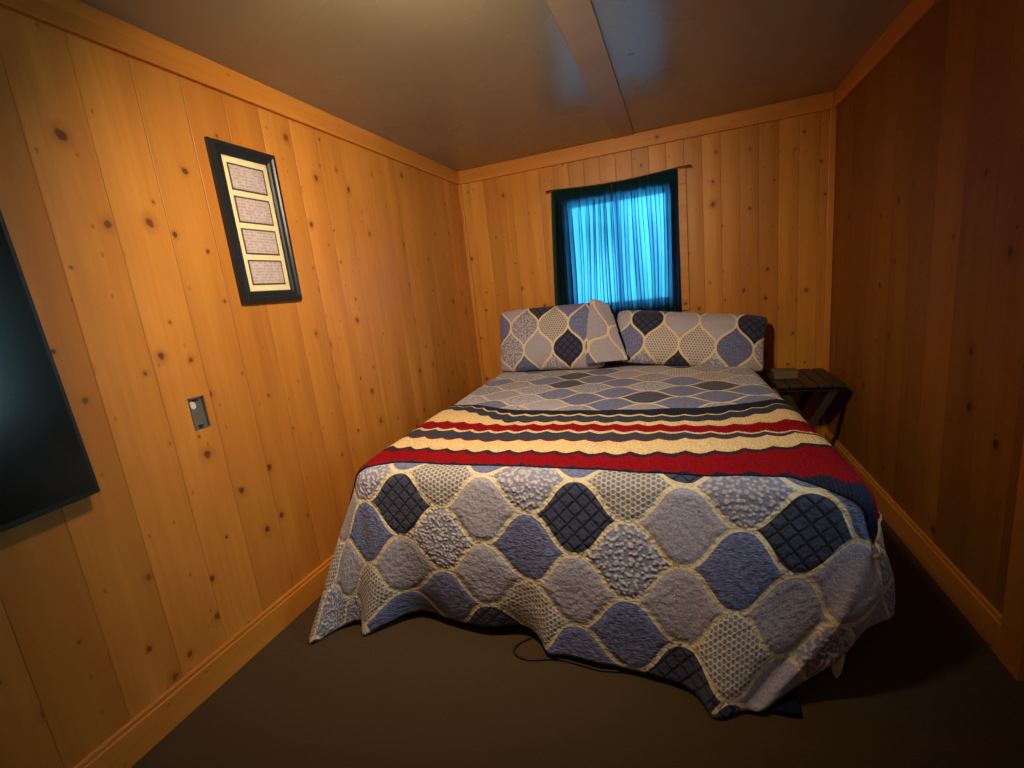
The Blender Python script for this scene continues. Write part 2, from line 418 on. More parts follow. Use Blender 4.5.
# ---------------------------------------------------------------- curtains
def ztop(x): return 2.064 - .026 * math.sin(PI * max(0, min(1, (x + .93) / 1.0))) ** 1.2 * .9
def curtain(x0, x1, label, seed):
    rnd = random.Random(seed); nx, nz = 150, 60
    # uneven gathers: a running phase whose rate changes
    ph, p = [], rnd.random() * 6
    rates = [rnd.uniform(.75, 1.6) for _ in range(14)]; amps = [rnd.uniform(.35, 1.0) for _ in range(14)]
    for i in range(nx + 1):
        t = i / nx * 13; j = min(12, int(t)); r = rates[j] * (1 - t + j) + rates[j+1] * (t - j)
        p += r * 2 * PI * 7.5 / nx; ph.append(p)
    bm = bmesh.new(); lay = bm.loops.layers.uv.new('UVMap'); V = []; UV = {}
    for k in range(nz + 1):
        q = k / nz; row = []
        for i in range(nx + 1):
            u = i / nx; t = u * 13; j = min(12, int(t)); am = amps[j] * (1 - t + j) + amps[j+1] * (t - j)
            zt = ztop(x0 + (x1 - x0) * u); z = zt - q * (zt - 1.05 - .012 * math.sin(u * 9 + seed))
            drift = .012 * math.sin(q * 3.1 + u * 7 + seed)
            A = .0055 + .013 * am * min(1, q * 3); A *= 1.2; A *= (.55 + .45 * math.cos(q * 2 + j))  if q < .1 else 1
            x = x0 + (x1 - x0) * u + .006 * math.sin(2 * ph[i]) * min(1, q*4) + drift * math.sin(PI * u) - (.045 * q * (1 - u) if x0 < -.8 else 0)
            y = YB - .026 - A * (1 + math.sin(ph[i] + .6 * math.sin(q * 2.2 + seed))) - .006 * q
            v = bm.verts.new((x, y, z)); row.append(v); UV[v] = (u * .8, q)
        V.append(row)
    for k in range(nz):
        for i in range(nx):
            f = bm.faces.new((V[k][i], V[k][i+1], V[k+1][i+1], V[k+1][i]))
            for l in f.loops: l[lay].uv = UV[l.vert]
    xm = (x0 + x1) / 2
    o = obj('curtain', bm, M_CURT, None, (xm, YB - .05, 1.05), smooth=True)
    return tag(o, label, 'curtain', 'navy window curtains')
curtain(-.91, -.453, 'left panel of the sheer navy curtains over the window', 3)
curtain(-.449, .012, 'right panel of the sheer navy curtains over the window', 8)
rod = thing('curtain_rod', 'thin sagging rod holding the navy curtains', 'curtain rod', (-.43, YB - .05, 2.06))
bm = bmesh.new()
tube(bm, [(-.95 + 1.05 * i / 24, YB - .05, (2.062 if i < 1 or i > 22 else ztop(-.95 + 1.05 * i / 24) + .001)) for i in range(25)], .005, 8)
obj('rod', bm, M_DARKMETAL, rod, smooth=True)
for x in (-.945, .095):
    bm = bmesh.new(); tube(bm, [(x, YB - .018, 2.062), (x, YB - .056, 2.062)], .006, 8); obj('bracket', bm, M_DARKMETAL, rod)

# ---------------------------------------------------------------- picture frame
pf = thing('picture_frame', 'narrow black frame with cream mat and four stacked printed cards', 'picture frame', (XL, 1.615, 1.41))
fy0, fy1, fz0, fz1 = 1.444, 1.766, 1.412, 2.052
def moulding(bm, y0, y1, z0, z1, prof):
    """prof: list of (inset from outer edge, height off the wall)"""
    rings = []
    for ins, h in prof:
        rings.append([bm.verts.new((XL + h, y, z)) for y, z in ((y0+ins, z0+ins), (y1-ins, z0+ins), (y1-ins, z1-ins), (y0+ins, z1-ins))])
    for r0, r1 in zip(rings, rings[1:]):
        for k in range(4): bm.faces.new((r0[k], r0[(k+1)%4], r1[(k+1)%4], r1[k]))
bm = bmesh.new(); moulding(bm, fy0, fy1, fz0, fz1, [(0, .0005), (0, .016), (.006, .024), (.02, .026), (.026, .02), (.038, .017), (.046, .012), (.05, .0115), (.05, .004)])
obj('frame', bm, M_BLACK, pf)
bx('mat_board', (XL + .001, XL + .006, fy0 + .048, fy1 - .048, fz0 + .048, fz1 - .048), M_MAT, pf)
H4 = .106
for i in range(4):
    z1 = fz1 - .05 - .025 - i * (H4 + .022); z0 = z1 - H4
    y0, y1 = fy0 + .05 + .022, fy1 - .05 - .022
    bo = bx('card_border', (XL + .006, XL + .0072, y0, y1, z0, z1), M_BORDER, pf)
    bx('printed_card', (XL + .0072, XL + .008, y0 + .007, y1 - .007, z0 + .007, z1 - .007), M_PRINT, bo)
bx('glass', (XL + .0095, XL + .0105, fy0 + .049, fy1 - .049, fz0 + .049, fz1 - .049), M_GLASS, pf)

# ---------------------------------------------------------------- television on the left wall
tv = thing('television', 'large black flat television mounted on the left wall', 'television', (XL, .05, .86))
tv.rotation_euler.x = math.radians(2)
tv.location.z -= .034
ty0, ty1, tz0, tz1 = -.70, .785, .868, 1.715
bx('housing', (XL + .025, XL + .058, ty0, ty1, tz0, tz1), M_BEZEL, tv, bevel=.004)
bm = bmesh.new(); box(bm, XL + .058, XL + .0605, ty0 + .012, ty1 - .012, tz0 + .018, tz1 - .012); obj('screen', bm, M_SCREEN, tv)
bx('wall_mount', (XL, XL + .025, -.25, .35, 1.1, 1.5), M_DARKMETAL, tv)

# ---------------------------------------------------------------- open electrical box in the left wall
eb = thing('electrical_box', 'small uncovered grey metal outlet box set into the left wall', 'outlet box', (XL, (EB[0]+EB[1])/2, EB[2]))
y0, y1, z0, z1 = EB; e = .0015
bm = bmesh.new()
box(bm, XL - .045, XL + .001, y0 + e, y0 + .004, z0 + e, z1 - e); box(bm, XL - .045, XL + .001, y1 - .004, y1 - e, z0 + e, z1 - e)
box(bm, XL - .045, XL + .001, y0 + .004, y1 - .004, z0 + e, z0 + .004); box(bm, XL - .045, XL + .001, y0 + .004, y1 - .004, z1 - .004, z1 - e)
obj('box_sides', bm, M_METAL, eb)
bx('box_back', (XL - .014, XL - .011, y0 + .004, y1 - .004, z0 + .004, z1 - .004), M_METAL, eb)
bm = bmesh.new()
bmesh.ops.create_cone(bm, cap_ends=True, segments=24, radius1=.011, radius2=.010, depth=.006, matrix=Matrix.Translation((XL - .008, y0 + .02, z1 - .03)) @ Matrix.Rotation(PI/2, 4, 'Y') @ Matrix.Diagonal((1.35, 1, 1, 1)))
tag(obj('knockout', bm, M_KNOCK, eb, smooth=False), 'bright round knockout')
for zz in (z0 + .012, z1 - .012):
    bm = bmesh.new(); box(bm, XL - .011, XL - .002, (y0+y1)/2 - .007, (y0+y1)/2 + .007, zz - .004, zz + .004); obj('screw_tab', bm, M_DARKMETAL, eb)

# ---------------------------------------------------------------- bed under the quilt
R0 = .075                                     # soft edge radius of the made-up bed
FL, FR, BL, BR = (-1.335, 1.455), (.52, 1.475), (-1.45, 3.62), (.45, 3.62)
def lerp(a, b, t): return a + (b - a) * t
def bil(u, v):
    x = lerp(lerp(FL[0], FR[0], u), lerp(BL[0], BR[0], u), v); y = lerp(lerp(FL[1], FR[1], u), lerp(BL[1], BR[1], u), v); return x, y
def top_z(x, y):
    z = .70 - .018 * max(0, min(1, (x + .1) / .6)) * max(0, min(1, (y - 2) / 1.4))
    z += .006 * noise.noise(Vector((x * 3, y * 3, 0))) + .003 * noise.noise(Vector((x * 9, y * 9, 5)))
    z -= .012 * math.exp(-((y - 1.5) / .12) ** 2)
    return z
bed = thing('bed', 'king bed hidden beneath the patterned quilt', 'bed', (-.45, 2.54, 0))
def quad_slab(bm, ins, z0, z1):
    cs = [(FL[0]+ins, FL[1]+ins), (FR[0]-ins, FR[1]+ins), (BR[0]-ins, BR[1]-ins), (BL[0]+ins, BL[1]-ins)]
    lo = [bm.verts.new((*c, z0)) for c in cs]; hi = [bm.verts.new((*c, z1)) for c in cs]
    bm.faces.new(lo[::-1]); bm.faces.new(hi)
    for k in range(4): bm.faces.new((lo[k], lo[(k+1)%4], hi[(k+1)%4], hi[k]))
bm = bmesh.new(); quad_slab(bm, .06, .40, .655); obj('mattress', bm, M_MATTRESS, bed, bevel=.04, seg=4)
bm = bmesh.new(); quad_slab(bm, .07, .20, .40); obj('box_spring', bm, M_MATTRESS, bed, bevel=.02)
for lx, ly in ((-1.1, 1.75), (.25, 1.75), (-1.15, 3.4), (.25, 3.4), (-.45, 1.75), (-.45, 3.4)):
    bx('leg', (lx - .025, lx + .025, ly - .025, ly + .025, 0, .20), M_DARKMETAL, bed)

# ---------------------------------------------------------------- quilt
# hem of the hanging cloth, walked from the head on the left, round the foot, to the head on the right: (s, x, y, z)
# s: 0..1 left side, 1..2 left corner, 2..3 foot, 3..4 right corner, 4..5 right side
HEM = [(0, -1.59, 3.60, .10), (.3, -1.60, 3.0, .07), (.6, -1.59, 2.4, .05), (.85, -1.585, 1.9, .04), (1.0, -1.575, 1.62, .03), (1.3, -1.56, 1.43, .02),
       (1.5, -1.50, 1.215, .006), (1.66, -1.425, 1.33, .012), (1.85, -1.345, 1.375, .03), (2.02, -1.285, 1.322, .008), (2.06, -1.225, 1.37, .03), (2.12, -1.10, 1.47, .045),
       (2.2, -.93, 1.45, .045), (2.3, -.76, 1.435, .05), (2.38, -.62, 1.465, .06), (2.415, -.55, 1.44, .04), (2.45, -.50, 1.375, .03), (2.5, -.43, 1.385, .03), (2.56, -.32, 1.375, .03), (2.65, -.16, 1.37, .03),
       (2.75, 0.0, 1.345, .02), (2.8, .055, 1.27, .008), (2.86, .125, 1.295, .015), (2.93, .21, 1.355, .03), (3.0, .31, 1.415, .08), (3.15, .42, 1.45, .165), (3.4, .55, 1.53, .215), (3.65, .635, 1.66, .20),
       (3.85, .655, 1.78, .16), (4.0, .64, 1.95, .14), (4.3, .62, 2.4, .12), (4.6, .60, 3.0, .12), (5, .57, 3.60, .12)]
def hem(s):
    for i in range(len(HEM) - 1):
        if s <= HEM[i+1][0] + 1e-9: break
    p = [HEM[max(0, i-1)], HEM[i], HEM[i+1], HEM[min(len(HEM)-1, i+2)]]
    t = (s - p[1][0]) / (p[2][0] - p[1][0]); out = []
    for k in (1, 2, 3):
        h = p[2][0] - p[1][0]
        m1 = (p[2][k] - p[0][k]) / max(1e-6, p[2][0] - p[0][0]) * h; m2 = (p[3][k] - p[1][k]) / max(1e-6, p[3][0] - p[1][0]) * h
        t2, t3 = t*t, t*t*t
        out.append((2*t3 - 3*t2 + 1) * p[1][k] + (t3 - 2*t2 + t) * m1 + (-2*t3 + 3*t2) * p[2][k] + (t3 - t2) * m2)
    return out
def hem_s(s):
    acc = [0, 0, 0]; n = 0
    for d in (-.3, -.2, -.1, 0, .1, .2, .3):
        h = hem(max(0, min(5, s + d)))
        for k in range(3): acc[k] += h[k]
        n += 1
    return [a / n for a in acc]
NAVY, SLATE, FLORAL, HONEY, LAV = 0, 1, 2, 3, 4
QU0, QV0 = -.368, .172                         # cloth coordinates of a cell centre on the foot drop (v = drop below the bed edge, negative on top)
FIX = {(0, 0): NAVY, (-4, 0): NAVY, (4, 0): NAVY, (-2, 0): LAV, (2, 0): LAV, (-1, -1): SLATE, (1, -1): FLORAL, (-3, -1): FLORAL, (3, -1): SLATE,
       (-1, 1): FLORAL, (1, 1): HONEY, (3, 1): FLORAL, (-3, 1): HONEY, (-5, 1): FLORAL, (-5, -1): SLATE, (5, 1): SLATE, (0, 2): SLATE, (2, 2): NAVY, (-2, 2): SLATE, (-4, 2): SLATE, (4, 2): SLATE,
       (0, -2): LAV, (-2, -2): LAV, (-4, -2): LAV, (2, -2): LAV,  (-1, -3): HONEY, (1, -3): SLATE, (-3, -3): SLATE, (3, -3): HONEY, (-5, -3): HONEY,
       (-2, -4): NAVY, (0, -4): SLATE, (2, -4): NAVY, (-4, -4): SLATE, (5, -1): LAV, (-4, -3): NAVY, (1, -5): HONEY, (3, -5): NAVY, (4, -2): LAV, (5, -5): LAV, (4, -4): LAV, (2, -6): LAV, (5, -3): FLORAL, (6, 0): FLORAL, (6, -2): LAV, (7, -1): FLORAL, (8, 0): LAV, (7, 1): LAV}
def kind_of(c, seed=0):
    if seed == 0 and c in FIX: return FIX[c]
    r = random.Random(c[0] * 7919 + c[1] * 104729 + seed * 31).random()
    return NAVY if r < (.10 if seed == 0 else .18) else SLATE if r < (.36 if seed == 0 else .42) else FLORAL if r < .62 else HONEY if r < .8 else LAV
def tone_of(c, seed=0): return .86 + .26 * random.Random(c[0] * 131 + c[1] * 977 + seed + 5).random()
def cell_attr(me, seed, W, H, fix=None):
    uv = me.uv_layers[0].data; ks, ts = [], []
    for p in me.polygons:
        u = sum(uv[i].uv[0] for i in p.loop_indices) / p.loop_total; v = sum(uv[i].uv[1] for i in p.loop_indices) / p.loop_total
        c = ogee_cell(u, v, W, H); ks.append(float(fix[c] if fix and c in fix else kind_of(c, seed))); ts.append(tone_of(c, seed))
    a = me.attributes.new('cell_kind', 'FLOAT', 'FACE'); a.data.foreach_set('value', ks)
    a = me.attributes.new('cell_tone', 'FLOAT', 'FACE'); a.data.foreach_set('value', ts)

def build_quilt():
    NX, NY, NT = 170, 190, 78
    bm = bmesh.new(); lay = bm.loops.layers.uv.new('UVMap'); UV = {}
    top = []
    ins = R0
    def inset(u, v):
        x, y = bil(u, v); Wd, Ld = 1.9, 2.16
        x += ins * (1 - 2 * u); y += ins * (1 - v) - .0 * v
        return x, y
    for j in range(NY + 1):
        row = []
        for i in range(NX + 1):
            x, y = inset(i / NX, j / NY); vt = bm.verts.new((x, y, top_z(x, y)))
            UV[vt] = (x - QU0, -(y - FL[1] - ins) ); row.append(vt)
        top.append(row)
    def face(vs, uvs):
        try: f = bm.faces.new(vs)
        except ValueError: return
        for l, t in zip(f.loops, uvs): l[lay].uv = t
    for j in range(NY):
        for i in range(NX):
            q = (top[j][i], top[j][i+1], top[j+1][i+1], top[j+1][i]); face(q, [(UV[v][0], -UV[v][1] + QV0) for v in q])
    # columns of the skirt
    cols = []                                   # (anchor vertex, s, dir)
    for j in range(NY, 0, -1): cols.append((top[j][0], 1 - j / NY, (-1, 0)))
    NF = 46
    for k in range(NF + 1): a = PI + PI / 2 * k / NF; cols.append((top[0][0], 1 + k / NF, (math.cos(a), math.sin(a))))
    for i in range(1, NX): cols.append((top[0][i], 2 + i / NX, (0, -1)))
    for k in range(NF + 1): a = 1.5 * PI + PI / 2 * k / NF; cols.append((top[0][NX], 3 + k / NF, (math.cos(a), math.sin(a))))
    for j in range(1, NY + 1): cols.append((top[j][NX], 4 + j / NY, (1, 0)))
    grid = []
    for (av, s, n) in cols:
        A = av.co; H = hem(s); Hs = hem_s(s); col = [A.copy()]
        zt = A.z
        na = 14
        for k in range(1, NT + 1):
            if k <= na:
                a = PI / 2 * k / na * .92
                col.append(Vector((A.x + n[0] * R0 * math.sin(a), A.y + n[1] * R0 * math.sin(a), zt - R0 * (1 - math.cos(a)))))
            else:
                E = col[na]; t = (k - na) / (NT - na)
                bul = .022 * math.sin(PI * t) * (1 if 2 <= s <= 3 else .6)
                x = E.x + (Hs[0] - E.x) * t + (H[0] - Hs[0]) * t ** 2.2 + n[0] * bul
                y = E.y + (Hs[1] - E.y) * t + (H[1] - Hs[1]) * t ** 2.2 + n[1] * bul
                z = E.z + (H[2] - E.z) * t
                f = t * (1 - t) * 4
                wr = .010 * noise.noise(Vector((s * 9, t * 2.2, 1.3))) * f + .004 * noise.noise(Vector((s * 26, t * 7, 7.7))) * min(1, f * 1.5)
                # diagonal tension folds towards the right foot corner
                if 2.55 < s < 4.1:
                    g = (s - 2.55) / .5; dg = (s - 2.95) * 2.2 + t * 1.5
                    wr += .016 * math.sin(dg * 7.5) * min(1, max(0, g)) * max(0, t - .25) * (1 if s < 3.6 else max(0, 1 - (s - 3.6) * 2))
                s0 = 3.38 - .5 * t; xs = s - s0
                if 0 < xs < .5 and t > .25: wr += .05 * min(1, (t - .25) * 2.2) * min(1, xs / .035) * (1 - xs / .5) ** 1.3
                if 1.0 < s < 2.1: wr += .012 * math.sin((s - 1) * 17 + t * 2) * t * math.sin(PI * (s - 1) / 1.1)
                col.append(Vector((x + n[0] * wr, y + n[1] * wr, max(.006, z))))
        grid.append(col)
    # relax the hanging cloth so columns blend into one another
    nc = len(grid)
    for it in range(6):
        new = [[c.copy() for c in col] for col in grid]
        for i in range(1, nc - 1):
            for k in range(1, NT):
                new[i][k] = grid[i][k] * .5 + (grid[i-1][k] + grid[i+1][k] + grid[i][k-1] + grid[i][k+1]) * .125
            new[i][NT] = grid[i][NT] * .6 + (grid[i-1][NT] + grid[i+1][NT]) * .2
        for i in range(nc):
            for k in range(1, NT + 1): grid[i][k] = new[i][k]
    vg, uvg = [], []
    for (av, s, n), col in zip(cols, grid):
        vs = [av]; us = [(UV[av][0], -UV[av][1] + QV0)]; arc = 0
        for k in range(1, NT + 1):
            arc += (col[k] - col[k-1]).length
            vs.append(bm.verts.new(col[k]))
            # cloth coordinates simply continue outward from the edge of the bed
            base = us[0]; us.append((base[0] + n[0] * arc, base[1] + n[1] * arc))
        vg.append(vs); uvg.append(us)
    for i in range(nc - 1):
        for k in range(NT):
            q = [vg[i][k], vg[i+1][k], vg[i+1][k+1], vg[i][k+1]]; t = [uvg[i][k], uvg[i+1][k], uvg[i+1][k+1], uvg[i][k+1]]
            if q[0] is q[1]: q, t = q[1:], t[1:]
            face(q[::-1], t[::-1])
    loc = (-.42, 2.5, 0)
    bvh = BVHTree.FromBMesh(bm)
    o = obj('quilt', bm, M_QUILT, None, loc, smooth=True)
    cell_attr(o.data, 0, .36, .262)
    sm = o.modifiers.new('thickness', 'SOLIDIFY'); sm.thickness = .007; sm.offset = -1
    tag(o, 'blue and grey quilt with cream ogee outlines draped over the bed to the floor', 'quilt')
    return bvh
bvh = build_quilt()
quilt = bpy.data.objects['quilt']
bm = bmesh.new(); G0 = []
for j in range(9):
    v = j / 8; row = []
    for i in range(7):
        u = i / 6 - .5; wd = .085 * (1 - v) ** .8 + .012
        row.append(bm.verts.new((.462 + u * wd - .02 * v, 1.60 + .035 * u * u * 4 * (1 - v) - .085 * v, .125 - .118 * v + .02 * u)))
    G0.append(row)
for j in range(8):
    for i in range(6): bm.faces.new((G0[j][i], G0[j][i+1], G0[j+1][i+1], G0[j+1][i]))
tc_ = obj('turned_corner', bm, M_YARN, quilt, smooth=True); tag(tc_, 'cream corner hanging below the quilt hem')
# ---------------------------------------------------------------- crocheted blanket across the foot
def interp(x, xs, ys):
    if x <= xs[0]: return ys[0]
    for i in range(len(xs) - 1):
        if x <= xs[i+1]: return lerp(ys[i], ys[i+1], (x - xs[i]) / (xs[i+1] - xs[i]))
    return ys[-1]
# stripe boundaries (y) at several x: navy, red, dark, cream, red thread, slate, cream thread, red, cream, slate, cream thread, navy, end
BX = [-1.42, -1.15, -.85, -.3, .1, .30, .42, .62]
BT = [[1.36, 1.36, 1.57, 1.66, 1.80, 1.82, 1.92, 1.935, 2.07, 2.36, 2.42, 2.425, 2.44],
      [1.49, 1.49, 1.61, 1.64, 1.785, 1.805, 1.905, 1.925, 2.045, 2.27, 2.36, 2.365, 2.41],
      [1.485, 1.485, 1.59, 1.62, 1.76, 1.78, 1.885, 1.905, 2.01, 2.06, 2.17, 2.195, 2.28],
      [1.485, 1.485, 1.59, 1.62, 1.765, 1.785, 1.88, 1.905, 2.0, 2.04, 2.14, 2.165, 2.265],
      [1.47, 1.475, 1.62, 1.65, 1.80, 1.81, 1.87, 1.885, 1.99, 2.07, 2.17, 2.18, 2.30],
      [1.475, 1.48, 1.68, 1.71, 1.845, 1.85, 1.885, 1.895, 2.04, 2.18, 2.27, 2.275, 2.38],
      [1.42, 1.475, 1.735, 1.765, 1.88, 1.885, 1.90, 1.905, 2.09, 2.27, 2.36, 2.365, 2.44],
      [1.33, 1.40, 1.76, 1.79, 1.88, 1.885, 1.90, 1.905, 2.09, 2.25, 2.36, 2.365, 2.44]]
def surf(px, py):
    """a point px, py of a sheet laid on the bed, sliding round the rounded edges and down the sides"""
    v = max(0, min(1, (py - FL[1]) / 2.16))
    x0 = lerp(FL[0], BL[0], v) + R0; x1 = lerp(FR[0], BR[0], v) - R0; y0 = lerp(FL[1], FR[1], max(0, min(1, (px + 1.335) / 1.855))) + R0
    cx, cy = max(x0, min(x1, px)), max(y0, py)
    d = Vector((px - cx, py - cy)); a = d.length
    z = top_z(cx, cy)
    if a < 1e-6: return Vector((cx, cy, z))
    d /= a
    if a < R0 * 1.4: th = a / R0; return Vector((cx + d.x * R0 * math.sin(th), cy + d.y * R0 * math.sin(th), z - R0 * (1 - math.cos(th))))
    th = 1.4; e = a - R0 * 1.4
    out = R0 * math.sin(th) + e * .16
    return Vector((cx + d.x * out, cy + d.y * out, z - R0 * (1 - math.cos(th)) - e * .97))
def wave(x):
    t = (x / .098) % 1.0
    return .014 * (1 - abs(2 * t - 1) ** 1.6 * 2)
def build_blanket():
    NS, NV = 330, 165; xa, xb = -1.47, .61
    bm = bmesh.new(); lay = bm.loops.layers.uv.new('UVMap'); rows = []; UV = {}
    for i in range(NS + 1):
        x = lerp(xa, xb, i / NS); B = [interp(x, BX, [r[k] for r in BT]) for k in range(13)]
        B = [b + .06 * max(0, min(1, (2.3 - b) / .75)) for b in B]
        # smooth the edge a little where stripes fan out
        xs = x + .0
        row = []
        for j in range(NV + 1):
            y = lerp(B[0], B[12], j / NV)
            xx = x
            if x > .42: xx = x - (x - .42) * .12 * max(0, (y - 1.9) / .5)
            P = surf(xx, y)
            yw = y + wave(x) * (1 if j not in (0, NV) else 0)
            v = None
            for k in range(12):
                if yw <= B[k+1] or k == 11:
                    v = k + max(0.0, min(.999, (yw - B[k]) / max(1e-4, B[k+1] - B[k]))); break
            co, nrm, idx, dist = bvh.find_nearest(P, .3)
            if nrm.z < -.2 : nrm = -nrm
            puff = .010 + .007 * max(0, math.sin(PI * min(1, max(0, (y - B[0]) / .16)))) + .0035 * wave(x) / .014 * math.sin(y * 60) + .004 * noise.noise(Vector((x * 6, y * 6, 3)))
            # the middle of the back edge is a rolled fold
            if B[8] < y: puff += .010 * math.sin(PI * min(1, (y - B[8]) / max(.02, B[12] - B[8])))
            flare = .055 * max(0, min(1, (x - .44) / .14)) * max(0, min(1, (1.95 - y) / .3)) + .032 * max(0, min(1, (-1.29 - x) / .1)) * max(0, min(1, (1.85 - y) / .2))
            if j == 0 or j == NV or i == 0 or i == NS: puff = .003
            puff += flare
            sd = (P - co).dot(nrm)
            P = co + nrm * max(puff, min(sd, puff + .004)) if True else P
            vt = bm.verts.new(P); UV[vt] = (x, v); row.append(vt)
        rows.append(row)
    for i in range(NS):
        for j in range(NV):
            f = bm.faces.new((rows[i][j], rows[i+1][j], rows[i+1][j+1], rows[i][j+1]))
            for l in f.loops: l[lay].uv = UV[l.vert]
    ends = [rows[NS][j].co.copy() for j in range(NV + 1)]; front = [rows[i][0].co.copy() for i in range(NS + 1)]
    root = thing('crocheted_blanket', 'wavy striped red, navy and cream crocheted blanket across the foot of the bed', 'blanket', (-.42, 1.85, .7))
    o = obj('knitted_panel', bm, M_BLANKET, root, (-.42, 1.85, .7), smooth=True)
    sm = o.modifiers.new('thickness', 'SOLIDIFY'); sm.thickness = .006; sm.offset = 1
    return root, ends, front
blanket, bends, bfront = build_blanket()
bm = bmesh.new(); pts = [p + Vector((.006, -.004, 0)) for p in bends[2:60:3]]
tube(bm, pts, .0055, 8); tag(obj('edging', bm, M_YARN, blanket, smooth=True), 'cream yarn edging')
bm = bmesh.new(); p0 = bends[1]
for k in range(9):
    a = random.uniform(-1, 1); b = random.uniform(-1, 1)
    tube(bm, [p0 + Vector((.004, -.004, 0)), p0 + Vector((.014 + .006 * a, -.012 + .006 * b, -.018)), p0 + Vector((.022 + .014 * a, -.016 + .01 * b, -.042 - .008 * random.random()))], .0022, 6)
tag(obj('tassel', bm, M_YARN, blanket, smooth=True), 'short cream yarn tassel')

# ---------------------------------------------------------------- pillows
def pillow_mesh(w, h, t, off, seed, fix, nu=110, nv=60, slump=0.0):
    bm = bmesh.new(); lay = bm.loops.layers.uv.new('UVMap'); UV = {}
    grids = []
    for side in (-1, 1):
        g = []
        for j in range(nv + 1):
            row = []
            for i in range(nu + 1):
                u, v = 2 * i / nu - 1, 2 * j / nv - 1
                edge = i in (0, nu) or j in (0, nv)
                if side == 1 and edge: row.append(grids[0][j][i]); continue
                au, av = abs(u), abs(v)
                th = ((1 - au ** 2.6) * (1 - av ** 2.2)) ** .55
                x = w / 2 * u * (1 - .035 * (1 - v * v)); z = h / 2 * v * (1 - .05 * (1 - u * u)) * (1 - .10 * au ** 8)
                x *= 1 - .035 * av ** 8
                z -= slump * (1 + v) * (.5 + .5 * math.sin(u * 2.4 + seed)) * .5
                crease = .010 * noise.noise(Vector((u * 2.2 + seed, v * 2, side))) + .006 * noise.noise(Vector((u * 6 + seed, v * 5, side)))
                y = side * (t / 2 * th * (1 + .16 * (-v)) + crease * th)
                y += .03 * max(0, (v - .55) / .45) ** 2 * (1 if side < 0 else .6)
                vt = bm.verts.new((x, y, z)); row.append(vt)
                UV[vt] = (z - off[1], x - off[0])
            g.append(row)
        grids.append(g)
    for s, g in enumerate(grids):
        for j in range(nv):
            for i in range(nu):
                f = bm.faces.new((g[j][i], g[j][i+1], g[j+1][i+1], g[j+1][i]))
                for l in f.loops: l[lay].uv = UV[l.vert]
    return bm
def pillow(label, w, h, t, loc, lean, roll, yaw, off, seed, fix=None, slump=0.0):
    bm = pillow_mesh(w, h, t, off, seed, fix, slump=slump)
    root = thing('pillow', label, 'pillow', loc, 'pillows at the head of the bed')
    root.rotation_euler = (lean, roll, yaw)
    o = obj('pillow_sham', bm, M_SHAM, None, smooth=True); o.parent = root
    cell_attr(o.data, seed, .375, .235, fix)
    return root
p1 = pillow('left patterned pillow at the bed head, its loose end folded over', .87, .535, .20, (-.965, 3.49, .956), math.radians(-16), 0, math.radians(-1), (.165, -.10), 11,
            {(0, 0): NAVY, (0, -2): LAV, (0, -4): FLORAL, (0, 2): HONEY, (1, -1): HONEY, (1, -3): FLORAL, (1, 1): SLATE, (2, 0): SLATE, (2, -2): NAVY, (2, -4): LAV, (-1, -1): FLORAL, (-1, -3): SLATE, (-1, 1): LAV, (1, -5): SLATE, (1, 3): LAV}, .01)
p2 = pillow('patterned pillow at the right of the bed head, partly tucked behind the left pillow', 1.03, .43, .22, (.03, 3.505, .878), math.radians(-24), math.radians(7), math.radians(-3), (-.275, .115), 23,
            {(0, 0): NAVY, (0, 2): LAV, (0, 4): LAV, (0, 6): NAVY, (-1, 1): HONEY, (-1, 3): HONEY, (-1, 5): SLATE, (-1, -1): SLATE, (0, -2): LAV, (-2, 2): NAVY, (-2, 4): FLORAL, (-2, 0): FLORAL, (1, 1): SLATE, (1, 3): SLATE, (1, 5): LAV, (-1, 7): FLORAL}, .0)
# loose flange at the open end of the left sham
def flange(root):
    bm = bmesh.new(); lay = bm.loops.layers.uv.new('UVMap'); UV = {}; R = []
    nu, nv = 30, 40
    for j in range(nv + 1):
        v = j / nv; row = []
        for i in range(nu + 1):
            u = i / nu
            xl = lerp(.30, .335, v); xr = lerp(.60, .47, v)
            x = lerp(xl, xr, u); z = lerp(-.235 + .03 * u, .262 - .055 * u * u, v)
            y = -.095 * (1 - u) ** 1.3 * (math.sin(PI * min(1, .12 + .8 * v)) ** .7) - .035 - .02 * math.sin(u * PI) - .014 * math.sin(v * 9 + u * 4) * u
            y += .03 * max(0, (v - .6) / .4) ** 2
            vt = bm.verts.new((x, y, z)); UV[vt] = (z + .10 + .12 * u, x * .9 - .165 - .04 * v); row.append(vt)
        R.append(row)
    for j in range(nv):
        for i in range(nu):
            f = bm.faces.new((R[j][i], R[j][i+1], R[j+1][i+1], R[j+1][i]))
            for l in f.loops: l[lay].uv = UV[l.vert]
    edge = [R[j][nu].co.copy() for j in range(nv + 1)]
    o = obj('flange', bm, M_SHAM, None, smooth=True); o.parent = root; cell_attr(o.data, 77, .375, .235, {(i, j): (LAV if (i + j) % 3 else SLATE) for i in range(-6, 7) for j in range(-6, 7)})  # slate cells put the shade of the turned-away flange into its colour
    s = o.modifiers.new('thickness', 'SOLIDIFY'); s.thickness = .004
    bm = bmesh.new(); 
    A = []
    for p in edge:
        A.append([bm.verts.new(p + Vector((-.006, -.003, 0))), bm.verts.new(p + Vector((.012, .004, 0))), bm.verts.new(p + Vector((.010, .03, 0)))])
    for a, b in zip(A, A[1:]):
        for k in (0, 1): bm.faces.new((a[k], a[k+1], b[k+1], b[k]))
    e = obj('flange_hem', bm, M_NAVYCLOTH, None, smooth=True); e.parent = o; tag(e, 'dark navy hem')
flange(p1)

